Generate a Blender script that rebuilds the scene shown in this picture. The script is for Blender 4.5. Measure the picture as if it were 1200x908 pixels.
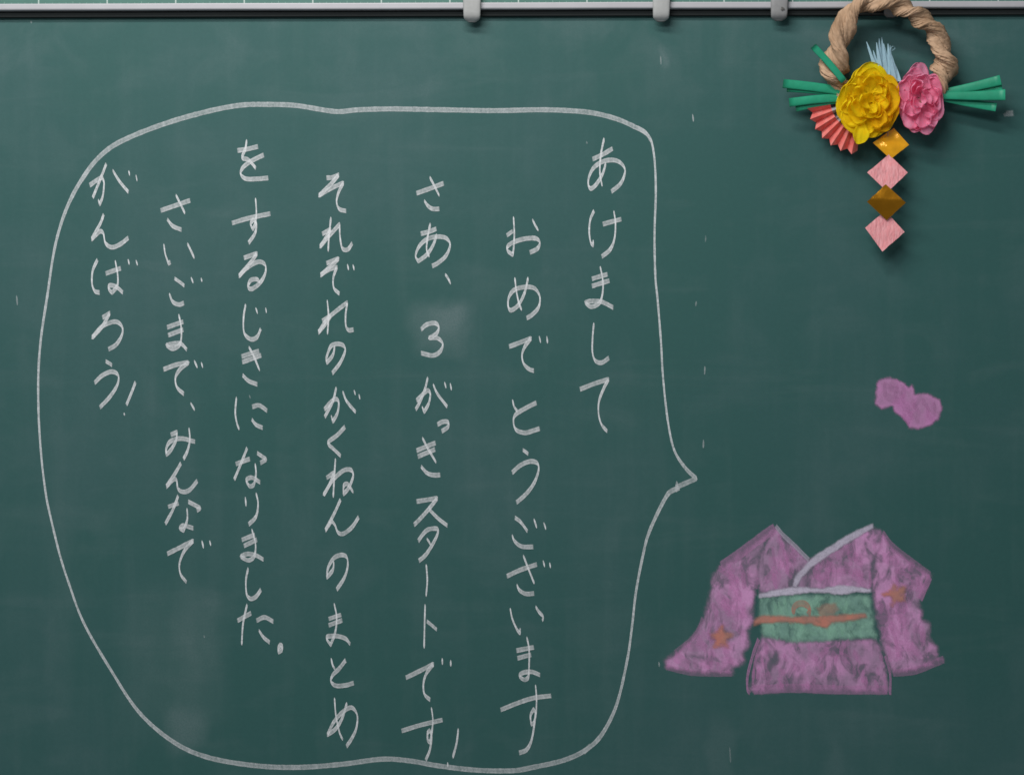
import bpy, bmesh, math, random
import numpy as np
from mathutils import Vector, noise

random.seed(7)
for o in list(bpy.data.objects):
    bpy.data.objects.remove(o)
SC = bpy.context.scene
COL = SC.collection
S = 0.00125            # metres per photo pixel: the ruled lines on the upper board stand 10 cm = 80 px apart
H = 1.50               # height of the picture's centre above the floor


def P(px, py, d=0.0):
    """board position: px to the right, py downward, d = distance in front of the board (all in 1.25 mm units)"""
    return Vector(((px - 600.0) * S, -d * S, H + (454.0 - py) * S))


# ------------------------------------------------------------------ camera, world, lamps, exposure
cam_d = bpy.data.cameras.new("camera")
cam = bpy.data.objects.new("camera", cam_d)
COL.objects.link(cam)
CD = 3.0
cam.location = (0, -CD, H)
cam.rotation_euler = (math.radians(90), 0, 0)
cam_d.sensor_width = 36
cam_d.lens = 36 * CD / (1200 * S)
cam_d.clip_start = 0.05
cam_d.clip_end = 100
cam_d.dof.use_dof = True
cam_d.dof.focus_distance = CD
cam_d.dof.aperture_fstop = 4.0
SC.camera = cam
SC.render.resolution_x = 1024
SC.render.resolution_y = 774

world = bpy.data.worlds.new("World")
SC.world = world
world.use_nodes = True
wb = world.node_tree.nodes["Background"]
wb.inputs[0].default_value = (0.86, 0.93, 1.0, 1)
wb.inputs[1].default_value = 0.20


def area(name, loc, target, sx, sy, power, col):
    l = bpy.data.lights.new(name, 'AREA')
    l.shape = 'RECTANGLE'
    l.size = sx
    l.size_y = sy
    l.energy = power
    l.color = col
    o = bpy.data.objects.new(name, l)
    COL.objects.link(o)
    o.location = loc
    o.rotation_euler = (Vector(target) - Vector(loc)).to_track_quat('-Z', 'Y').to_euler()
    return o


# the fluorescent tube over the board and the classroom's ceiling lights behind the photographer
area("board_lamp", (-0.42, -1.22, H + 1.62), (-0.1, 0, H - 0.05), 1.2, 0.18, 24.5, (1.0, 0.985, 0.95))
area("ceiling_lamp", (-1.1, -3.0, H + 1.7), (0, 0, H), 2.2, 0.5, 55.0, (0.95, 0.98, 1.0))

SC.view_settings.view_transform = 'Standard'
SC.view_settings.look = 'None'
SC.view_settings.gamma = 1
SC.view_settings.exposure = 0.0
SC.render.engine = 'CYCLES'
SC.cycles.transparent_max_bounces = 24
SC.cycles.filter_width = 1.6


# ------------------------------------------------------------------ helpers
def link(o, parent=None, label=None, cat=None, group=None, kind=None):
    COL.objects.link(o)
    if parent is not None:
        o.parent = parent
    if label: o['label'] = label
    if cat: o['category'] = cat
    if group: o['group'] = group
    if kind: o['kind'] = kind
    return o


def empty(name, loc, label, cat, group=None):
    o = bpy.data.objects.new(name, None)
    o.empty_display_size = 0.05
    o.location = loc
    return link(o, None, label, cat, group)


def mesh_obj(name, verts, faces, mat, parent=None, origin=None, smooth=False, dens=None, **kw):
    """verts in world coordinates; the object's origin is put at the first parent's offset or at the mesh centre"""
    vs = [Vector(v) for v in verts]
    if origin is None:
        origin = Vector((0, 0, 0))
        for v in vs: origin += v
        origin /= max(1, len(vs))
    me = bpy.data.meshes.new(name)
    me.from_pydata([tuple(v - origin) for v in vs], [], faces)
    if dens is not None:
        a = me.attributes.new('dens', 'FLOAT', 'POINT')
        a.data.foreach_set('value', [float(x) for x in dens])
    if smooth:
        me.polygons.foreach_set('use_smooth', [True] * len(me.polygons))
    me.materials.append(mat)
    me.update()
    o = bpy.data.objects.new(name, me)
    par = parent
    off = Vector((0, 0, 0))
    while par is not None:
        off += par.location
        par = par.parent
    o.location = origin - off
    return link(o, parent, **kw)


def box_geo(x0, x1, y0, y1, d0, d1, slope=0.0, bev=0.0):
    """box between px, py and depth ranges, optional chamfer on the front edges"""
    def yy(x, y): return y + slope * (x - 600)
    if bev <= 0:
        v = [P(x, yy(x, y), d) for d in (d0, d1) for (x, y) in ((x0, y0), (x1, y0), (x1, y1), (x0, y1))]
        f = [(0, 1, 2, 3), (4, 7, 6, 5), (0, 4, 5, 1), (1, 5, 6, 2), (2, 6, 7, 3), (3, 7, 4, 0)]
        return v, f
    v = []
    for (d, b) in ((d0, 0), (d1 - bev, 0), (d1 - bev * .3, bev * .3), (d1, bev)):
        v += [P(x0 + b, yy(x0, y0) + b, d), P(x1 - b, yy(x1, y0) + b, d), P(x1 - b, yy(x1, y1) - b, d), P(x0 + b, yy(x0, y1) - b, d)]
    f = [(0, 1, 2, 3)]
    for k in range(3):
        a = 4 * k
        for i in range(4):
            j = (i + 1) % 4
            f.append((a + i, a + 4 + i, a + 4 + j, a + j))
    f.append((12, 15, 14, 13))
    return v, f


# ------------------------------------------------------------------ materials
def new_mat(name):
    m = bpy.data.materials.new(name)
    m.use_nodes = True
    nt = m.node_tree
    return m, nt, nt.nodes, nt.links, nt.nodes["Principled BSDF"]


def math_node(nt, op, a, b=None, c=None, clamp=False):
    n = nt.nodes.new('ShaderNodeMath')
    n.operation = op
    n.use_clamp = clamp
    for i, x in enumerate((a, b, c)):
        if x is None: continue
        if isinstance(x, (int, float)): n.inputs[i].default_value = x
        else: nt.links.new(x, n.inputs[i])
    return n.outputs[0]


def pos_node(nt, scale=(1, 1, 1), rot=(0, 0, 0), loc=(0, 0, 0)):
    g = nt.nodes.new('ShaderNodeNewGeometry')
    mp = nt.nodes.new('ShaderNodeMapping')
    mp.inputs['Scale'].default_value = scale
    mp.inputs['Rotation'].default_value = rot
    mp.inputs['Location'].default_value = loc
    nt.links.new(g.outputs['Position'], mp.inputs['Vector'])
    return mp.outputs[0]


def noise_node(nt, vec, scale, detail=3, rough=.55, dist=0):
    n = nt.nodes.new('ShaderNodeTexNoise')
    n.inputs['Scale'].default_value = scale
    n.inputs['Detail'].default_value = detail
    n.inputs['Roughness'].default_value = rough
    n.inputs['Distortion'].default_value = dist
    nt.links.new(vec, n.inputs['Vector'])
    return n.outputs['Fac']


def ramp(nt, fac, a, b, c0=0.0, c1=1.0):
    n = nt.nodes.new('ShaderNodeMapRange')
    n.interpolation_type = 'SMOOTHSTEP'
    nt.links.new(fac, n.inputs[0])
    n.inputs[1].default_value = a
    n.inputs[2].default_value = b
    n.inputs[3].default_value = c0
    n.inputs[4].default_value = c1
    return n.outputs[0]


def mixc(nt, fac, a, b):
    n = nt.nodes.new('ShaderNodeMix')
    n.data_type = 'RGBA'
    if isinstance(fac, (int, float)): n.inputs[0].default_value = fac
    else: nt.links.new(fac, n.inputs[0])
    for i, x in ((6, a), (7, b)):
        if isinstance(x, tuple): n.inputs[i].default_value = (*x, 1)
        else: nt.links.new(x, n.inputs[i])
    return n.outputs[2]


def mat_board():
    m, nt, N, L, B = new_mat("green_enamel_board")
    pos = pos_node(nt)
    sx = N.new('ShaderNodeSeparateXYZ')
    L.new(pos, sx.inputs[0])
    X = math_node(nt, 'ADD', math_node(nt, 'DIVIDE', sx.outputs[0], S), 600.0)
    Y = math_node(nt, 'SUBTRACT', 454.0, math_node(nt, 'DIVIDE', math_node(nt, 'SUBTRACT', sx.outputs[2], H), S))
    wob = noise_node(nt, pos_node(nt), 9, 3, .6)
    wobs = math_node(nt, 'MULTIPLY', math_node(nt, 'SUBTRACT', wob, .5), 60.0)
    Xw = math_node(nt, 'ADD', X, wobs)
    Yw = math_node(nt, 'ADD', Y, wobs)

    def window(x0, x1, y0, y1, sxx, syy):
        a = math_node(nt, 'MULTIPLY', ramp(nt, Xw, x0 - sxx, x0 + sxx), ramp(nt, Xw, x1 - sxx, x1 + sxx, 1, 0))
        b = math_node(nt, 'MULTIPLY', ramp(nt, Yw, y0 - syy, y0 + syy), ramp(nt, Yw, y1 - syy, y1 + syy, 1, 0))
        return math_node(nt, 'MULTIPLY', a, b)
    big = noise_node(nt, pos_node(nt), 2.6, 4, .55)
    streak = noise_node(nt, pos_node(nt, (1, 1, .10)), 26, 3, .6)
    hstreak = noise_node(nt, pos_node(nt, (.22, 1, 1)), 24, 3, .6)
    fine = noise_node(nt, pos_node(nt), 420, 2, .6)
    cloud = noise_node(nt, pos_node(nt), 11, 4, .6, .5)
    wipe = noise_node(nt, pos_node(nt, (.22, 1, 1.3), (0, .55, 0)), 15, 4, .6, .8)
    speck = noise_node(nt, pos_node(nt), 170, 2, .5)
    dust = math_node(nt, 'MULTIPLY', ramp(nt, big, .35, .75), .020)
    dust = math_node(nt, 'ADD', dust, math_node(nt, 'MULTIPLY', ramp(nt, streak, .42, .8), .015))
    dust = math_node(nt, 'ADD', dust, math_node(nt, 'MULTIPLY', ramp(nt, hstreak, .5, .85), .012))
    dust = math_node(nt, 'ADD', dust, math_node(nt, 'MULTIPLY', ramp(nt, cloud, .45, .75), .016))
    dust = math_node(nt, 'ADD', dust, math_node(nt, 'MULTIPLY', ramp(nt, wipe, .5, .8), .018))
    dust = math_node(nt, 'SUBTRACT', dust, .006, clamp=True)
    # swept chalk dust left under the upper edge of the board
    topd = math_node(nt, 'MULTIPLY', ramp(nt, Yw, 10, 150, 1, 0), math_node(nt, 'MULTIPLY', ramp(nt, cloud, .35, .7), .022))
    dust = math_node(nt, 'ADD', dust, topd)
    # half-wiped patches: beside the numeral, lower left corner of the bubble, lower right
    for (x0, x1, y0, y1, a, b, k) in ((486, 552, 358, 412, 13, 14, .060), (512, 552, 362, 392, 12, 12, .045), (146, 258, 700, 850, 22, 40, .026),
                                      (196, 240, 832, 880, 14, 16, .060), (218, 256, 695, 780, 12, 20, .018),
                                      (838, 862, 850, 925, 7, 25, .030), (962, 978, 850, 925, 8, 25, .020), (60, 84, 600, 860, 8, 60, .012),
                                      (205, 230, 700, 860, 10, 60, .016), (770, 777, 56, 74, 4, 7, .05)):
        dust = math_node(nt, 'ADD', dust, math_node(nt, 'MULTIPLY', window(x0, x1, y0, y1, a, b), k))
    dust = math_node(nt, 'MULTIPLY', dust, math_node(nt, 'ADD', .35, math_node(nt, 'MULTIPLY', fine, 1.3)))
    base = mixc(nt, ramp(nt, big, .3, .7), (.0245, .096, .0870), (.0290, .096, .0925))
    base = mixc(nt, ramp(nt, speck, .3, .7, 0, .3), base, (.023, .083, .078))
    c = mixc(nt, dust, base, (.62, .62, .66))
    L.new(c, B.inputs['Base Color'])
    B.inputs['Roughness'].default_value = .62
    B.inputs['Specular IOR Level'].default_value = .32
    bp = N.new('ShaderNodeBump')
    bp.inputs['Strength'].default_value = .25
    bp.inputs['Distance'].default_value = .0003
    L.new(fine, bp.inputs['Height'])
    L.new(bp.outputs[0], B.inputs['Normal'])
    return m


def mat_chalk(name, col, grain=.45, blotch=0.0, bscale=60.0, gscale=560.0, dark=None, lo=.36, hi=.60, floor=.22):
    """chalk dust on the board: the 'dens' attribute says how thick it lies, the noise how the board's tooth catches it"""
    m, nt, N, L, B = new_mat(name)
    at = N.new('ShaderNodeAttribute')
    at.attribute_name = 'dens'
    fine = noise_node(nt, pos_node(nt), gscale, 3, .7)
    streak = noise_node(nt, pos_node(nt, (.5, 1, .5), (0, .6, 0)), gscale * .35, 2, .6)
    g = math_node(nt, 'ADD', math_node(nt, 'MULTIPLY', fine, .65), math_node(nt, 'MULTIPLY', streak, .35))
    tooth = ramp(nt, g, .30, .62, 1 - grain, 1.0)
    a = math_node(nt, 'MULTIPLY', at.outputs['Fac'], tooth)
    colr = col
    if blotch:
        bl = noise_node(nt, pos_node(nt, (1, 1, .62), (0, -.35, 0)), bscale, 3, .62, .6)
        b2 = ramp(nt, bl, lo, hi, floor, 1.0)
        a = math_node(nt, 'MULTIPLY', a, b2)
        bl2 = noise_node(nt, pos_node(nt, (1, 1, .8), (0, .5, 0), (3, 1, 7)), bscale * .6, 3, .6)
        c = mixc(nt, ramp(nt, bl2, .38, .66), dark or tuple(x * .72 for x in col), col)
        L.new(c, B.inputs['Base Color'])
    else:
        B.inputs['Base Color'].default_value = (*col, 1)
    B.inputs['Roughness'].default_value = .95
    B.inputs['Specular IOR Level'].default_value = .05
    L.new(math_node(nt, 'MULTIPLY', a, 1.0, clamp=True), B.inputs['Alpha'])
    return m


def mat_simple(name, col, rough=.6, spec=.3, metal=0.0, var=0.0, vscale=80, bump=0.0, bscale=300, transl=0.0, bstretch=(1, 1, 1), col2=None, brot=(0, 0, 0)):
    m, nt, N, L, B = new_mat(name)
    if var or col2:
        n = noise_node(nt, pos_node(nt, bstretch, brot), vscale, 4, .6)
        c = mixc(nt, ramp(nt, n, .3, .7), col2 or tuple(x * (1 - var) for x in col), col)
        L.new(c, B.inputs['Base Color'])
    else:
        c = None
        B.inputs['Base Color'].default_value = (*col, 1)
    B.inputs['Roughness'].default_value = rough
    B.inputs['Specular IOR Level'].default_value = spec
    B.inputs['Metallic'].default_value = metal
    nrm = None
    if bump:
        n2 = noise_node(nt, pos_node(nt, bstretch, brot), bscale, 3, .6, .4)
        bp = N.new('ShaderNodeBump')
        bp.inputs['Strength'].default_value = 1.0
        bp.inputs['Distance'].default_value = bump
        L.new(n2, bp.inputs['Height'])
        L.new(bp.outputs[0], B.inputs['Normal'])
        nrm = bp.outputs[0]
    if transl:
        t = N.new('ShaderNodeBsdfTranslucent')
        if c is not None: L.new(c, t.inputs['Color'])
        else: t.inputs['Color'].default_value = (*col, 1)
        if nrm: L.new(nrm, t.inputs['Normal'])
        mx = N.new('ShaderNodeMixShader')
        mx.inputs[0].default_value = transl
        L.new(B.outputs[0], mx.inputs[1])
        L.new(t.outputs[0], mx.inputs[2])
        L.new(mx.outputs[0], N['Material Output'].inputs['Surface'])
    return m


M_BOARD = mat_board()
M_WHITE = mat_chalk("white_chalk", (.92, .92, .93), .46, gscale=430.0)
M_BUBBLE = mat_chalk("white_chalk_line", (.82, .84, .85), .50, gscale=430.0)
M_PINK = mat_chalk("pink_chalk_rubbed", (.68, .33, .59), .2, 1, 44, 320, (.42, .26, .40), .33, .57, .30)
M_PINKS = mat_chalk("pink_chalk_stroke", (.70, .31, .59), .3, 0, 60, 420)
M_PINKF = mat_chalk("pink_chalk_solid", (.60, .25, .51), .15, 1, 40, 420, (.50, .25, .44), .2, .45, .72)
M_GREEN = mat_chalk("green_chalk_rubbed", (.34, .60, .46), .2, 1, 60, 380, (.24, .42, .35), .28, .55, .42)
M_GREENS = mat_chalk("green_chalk_stroke", (.36, .64, .48), .45)
M_ORANGE = mat_chalk("orange_chalk", (.66, .25, .19), .2, 1, 60, 420, (.52, .25, .20), .25, .5, .65)
M_LILAC = mat_chalk("lilac_white_chalk", (.62, .56, .68), .35)
M_ALU = mat_simple("aluminium_edge", (.42, .41, .43), .42, .5, .0, .06, 30)
M_PANEL = mat_simple("green_ruled_panel", (.075, .18, .15), .55, .3, 0, .1, 60)
M_LINE = mat_simple("printed_white_line", (.42, .50, .46), .6, .2)
M_TICK = mat_simple("printed_fine_tick", (.20, .33, .28), .6, .2)
M_BLACK_SHADE = mat_simple("black_parts_and_shade", (.022, .025, .025), .8, .1)  # plain black for backing and fan stripes, and for the strip of painted shade
M_CLIP = mat_simple("grey_white_plastic", (.40, .40, .39), .5, .4, 0, .10, 70, .0002, 120)
M_CLIPD = mat_simple("aged_grey_plastic", (.27, .265, .265), .5, .4, 0, .16, 60, .0002, 120)
M_DENT = mat_simple("dark_smudge", (.10, .095, .09), .7, .2)

# ------------------------------------------------------------------ the boards
SLOPE = -0.0028
board = empty("chalkboard", P(600, 950, 0), "big green chalkboard with white handwritten text and a chalk kimono drawing", "chalkboard")
# surface as a slightly bowed sheet
nx, ny = 60, 44
X0, X1, Y0, Y1 = -330, 1530, -230, 1150
vs, fs = [], []
for j in range(ny + 1):
    for i in range(nx + 1):
        vs.append(P(X0 + (X1 - X0) * i / nx, Y0 + (Y1 - Y0) * j / ny, 0))
for j in range(ny):
    for i in range(nx):
        a = j * (nx + 1) + i
        fs.append((a, a + nx + 1, a + nx + 2, a + 1))
mesh_obj("board_surface", vs, fs, M_BOARD, board)
v, f = box_geo(X0, X1, Y0, Y1, -16, -0.8)
mesh_obj("backing_panel", v, f, M_BLACK_SHADE, board)

YS = 2.3
upper = empty("sliding_board", P(600, 11, 12), "ruled green board with aluminium bottom edge along the very top", "board")
v, f = box_geo(X0, X1, -210, 3.2 + YS, 3.0, 9.6, SLOPE)
mesh_obj("panel", v, f, M_PANEL, upper)
# aluminium edge: lip, face and return
prof = [(3.2, 5), (3.2, 12.2), (3.6, 12.9), (4.4, 13.1), (9.2, 13.1), (10.3, 12.6), (10.9, 11.4), (11.0, 3.0), (9.6, 3.0), (9.6, 5)]
vs, fs = [], []
NSEG = 60
for i in range(NSEG + 1):
    x = X0 + (X1 - X0) * i / NSEG
    wav = noise.noise(Vector((x * .006, 3, 1))) * .35
    for (y, d) in prof:
        vs.append(P(x, y + YS + SLOPE * (x - 600) + wav, d))
np_ = len(prof)
for i in range(NSEG):
    for k in range(np_):
        a = i * np_ + k
        b = i * np_ + (k + 1) % np_
        fs.append((a, b, b + np_, a + np_))
fs.append(tuple(range(np_)))
fs.append(tuple(reversed([NSEG * np_ + k for k in range(np_)])))
mesh_obj("edge_rail", vs, fs, M_ALU, upper)
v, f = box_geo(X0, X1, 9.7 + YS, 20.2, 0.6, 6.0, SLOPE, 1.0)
mesh_obj("rail_shade_strip", v, f, M_BLACK_SHADE, upper)  # added black strip standing in for the deep shadow under the rail
for k in range(-4, 19):
    x = 47.5 + 80.0 * k
    if x < X0 or x > X1: continue
    v, f = box_geo(x - .8, x + .8, -205, 3.1 + YS, 9.55, 9.7, 0)
    v = [p + Vector((0, 0, -SLOPE * (x - 600) * S)) for p in v]
    mesh_obj("ruled_line", v, f, M_LINE, upper)
vs, fs = [], []
x = X0 + 2
k = 0
while x < X1:
    if abs((x - 47.5) % 80.0) > 2:
        hh = 2.6 if abs((x - 47.5) % 40.0) < 1 else 1.5
        v, f = box_geo(x - .3, x + .3, 3.0 - hh + YS, 3.1 + YS, 9.55, 9.65, 0)
        v = [p + Vector((0, 0, -SLOPE * (x - 600) * S)) for p in v]
        n0 = len(vs)
        vs += v
        fs += [tuple(q + n0 for q in ff) for ff in f]
    x += 8.0
    x = round((x - 47.5) / 8) * 8 + 47.5
mesh_obj("scale_ticks", vs, fs, M_TICK, upper, kind='stuff')


def clip(xc, ybot, w, mat, label, dent=False, tilt=0.0):
    """rounded plastic hook that grips the upper board's lower edge and hangs below it"""
    rows = []
    ytop = -46.0
    outl = []
    L_ = ybot - ytop
    for t in (0, .03, .08, .2, .4, .6, .75, .85, .91, .95, .975, .992, 1.0):
        y = ytop + L_ * t
        half = w * (.53 - .06 * max(0, (t - .5) * 2))
        if t > .94:
            q = (t - .94) / .06
            half *= math.sqrt(max(0, 1 - (q * .86) ** 2))* .86 + .14 * (1 - q)
        if t < .03: half *= .8
        dep = 20.0 - 2.0 * t + 2.2 * math.sin(t * 3.0)
        if t > .9: dep -= 6.0 * ((t - .9) / .1) ** 2
        outl.append((y, half, dep))
    sec = 14
    vs, fs = [], []
    for (y, half, dep) in outl:
        for k in range(sec):
            a = 2 * math.pi * k / sec
            ca, sa = math.cos(a), math.sin(a)
            xx = half * math.copysign(abs(ca) ** .45, ca)
            dd = 2.9 * math.copysign(abs(sa) ** .55, sa)
            vs.append(P(xc + xx + tilt * (y - ybot), y, dep - 2.9 + dd))
    for i in range(len(outl) - 1):
        for k in range(sec):
            a = i * sec + k
            b = i * sec + (k + 1) % sec
            fs.append((a, b, b + sec, a + sec))
    fs.append(tuple(range(sec)))
    fs.append(tuple(reversed([(len(outl) - 1) * sec + k for k in range(sec)])))
    o = empty("plastic_hook", P(xc, ybot, 10), label, "hook", "plastic hooks on the board's upper edge")
    mesh_obj("hook_tongue", vs, fs, mat, o, smooth=True)
    v, f = box_geo(xc - w * .36, xc + w * .36, 12.5 + SLOPE * (xc - 600), 12.5 + SLOPE * (xc - 600) + 3.5, 3.0, 15.0, 0, .8)
    mesh_obj("hook_claw", v, f, mat, o)
    if dent:
        vs, fs = [], []
        cx, cy = xc + 3.4, 14.4
        for k in range(16):
            a = 2 * math.pi * k / 16
            r = 1.9 + .5 * math.sin(3 * a + 1) + .35 * math.sin(5 * a)
            vs.append(P(cx + r * 1.1 * math.cos(a), cy + r * math.sin(a), 20.6))
        for k in range(16):
            a = 2 * math.pi * k / 16
            vs.append(P(cx + .4 * math.cos(a), cy + .4 * math.sin(a), 20.9))
        fs = [(k, 16 + k, 16 + (k + 1) % 16, (k + 1) % 16) for k in range(16)] + [tuple(range(16, 32))[::-1]]
        mesh_obj("dark_nick", vs, fs, M_DENT, o, label="small dark nick near the tip")
    return o


clip(553.4, 28.0, 20.5, M_CLIP, "leftmost grey-white plastic hook on the board's top edge above the text")
clip(773.6, 27.3, 20.0, M_CLIP, "clean grey-white plastic hook above the right end of the speech bubble", tilt=-.01)
clip(911.0, 26.5, 20.0, M_CLIPD, "darker grey plastic hook with a dark nick, left of the wreath", True)
clip(1042.0, 22.5, 19.0, M_CLIPD, "grey plastic hook mostly hidden behind the top of the straw wreath")


# ------------------------------------------------------------------ chalk strokes
def catmull(pts, step=1.0):
    p = [np.array(q, float) for q in pts]
    if len(p) == 2:
        p = [p[0], (p[0] * 2 + p[1]) / 3 + np.array([.12, -.12]), (p[0] + p[1] * 2) / 3 + np.array([.12, -.12]), p[1]]
    e = [2 * p[0] - p[1]] + p + [2 * p[-1] - p[-2]]
    out = []
    for i in range(1, len(e) - 2):
        p0, p1, p2, p3 = e[i - 1], e[i], e[i + 1], e[i + 2]
        n = max(2, int(np.linalg.norm(p2 - p1) / step))
        # sharp corners stay sharp
        a, b = p1 - p0, p2 - p1
        c, d = p2 - p1, p3 - p2

        def cosang(u, w): return float(u @ w) / (np.linalg.norm(u) * np.linalg.norm(w) + 1e-9)
        m1 = (p2 - p0) * .5 if cosang(a, b) > -.15 else b * .6
        m2 = (p3 - p1) * .5 if cosang(c, d) > -.15 else c * .6
        m1 = m1 / (np.linalg.norm(m1) + 1e-9) * min(np.linalg.norm(m1), np.linalg.norm(b) * 1.1)
        m2 = m2 / (np.linalg.norm(m2) + 1e-9) * min(np.linalg.norm(m2), np.linalg.norm(b) * 1.1)
        for k in range(n):
            t = k / n
            h00 = 2 * t ** 3 - 3 * t * t + 1
            h10 = t ** 3 - 2 * t * t + t
            h01 = -2 * t ** 3 + 3 * t * t
            h11 = t ** 3 - t * t
            out.append(h00 * p1 + h10 * m1 + h01 * p2 + h11 * m2)
    out.append(e[-2])
    return np.array(out)


ORDER = [0]


def ribbon(pts, nib=(.35, 5.2), wmin=.95, dens=1.0, seed=0, lift=None, soft=.5, jit=.12, taper=True):
    """the mark of a flat chalk end dragged along a path: broad across the nib, thin along it"""
    c = catmull(pts, 1.0)
    n = len(c)
    tan = np.gradient(c, axis=0)
    # smooth tangents
    k = np.array([1, 2, 1]) / 4.0
    tp = np.vstack([tan[:1], tan, tan[-1:]])
    tan = np.stack([np.convolve(tp[:, q], k, 'valid') for q in (0, 1)], 1)
    tan /= (np.linalg.norm(tan, axis=1)[:, None] + 1e-9)
    nor = np.stack([-tan[:, 1], tan[:, 0]], 1)
    nibv = np.array(nib) * .5
    nl = np.linalg.norm(nibv)
    if lift is None:
        ORDER[0] += 1
        lift = .30 + (ORDER[0] % 9) * .045
    prof = (-1.0, -.82, -.3, .3, .82, 1.0)
    pd = (0.15 * soft + .0, 1.0, .74, .80, 1.05, .15 * soft)
    vs, fs, ds = [], [], []
    for i in range(n):
        cr = float(nibv @ nor[i]) / nl
        s = max(-1, min(1, cr * 1.5))
        broad = abs(cr)
        pr = 1 + .10 * noise.noise(Vector((i * .22, seed * 3.1, 0)))
        w = wmin * (1 + .22 * noise.noise(Vector((i * .12, seed * 1.7, 5))))
        end = min(i, n - 1 - i)
        if taper and broad < .45: w *= min(1.0, .45 + end * .2)
        off = nibv * s * pr + nor[i] * w
        den = dens * (1.0 - .42 * broad) * (1 + .30 * noise.noise(Vector((i * .3, seed, 9))))
        if end == 0: den *= .55
        z = lift + i / n * .04
        for q, a in enumerate(prof):
            j = jit * noise.noise(Vector((i * .55, q * 3.3, seed)))
            pt = c[i] + off * (a + j * .3)
            vs.append(P(pt[0], pt[1], z))
            ds.append(max(0, min(1, den * pd[q])))
        if i:
            a0 = (i - 1) * 6
            for q in range(5):
                fs.append((a0 + q, a0 + q + 6, a0 + q + 7, a0 + q + 1))
    return vs, fs, ds


def join(parts):
    vs, fs, ds = [], [], []
    for (v, f, d) in parts:
        n = len(vs)
        vs += v
        ds += d
        fs += [tuple(q + n for q in ff) for ff in f]
    return vs, fs, ds


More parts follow.
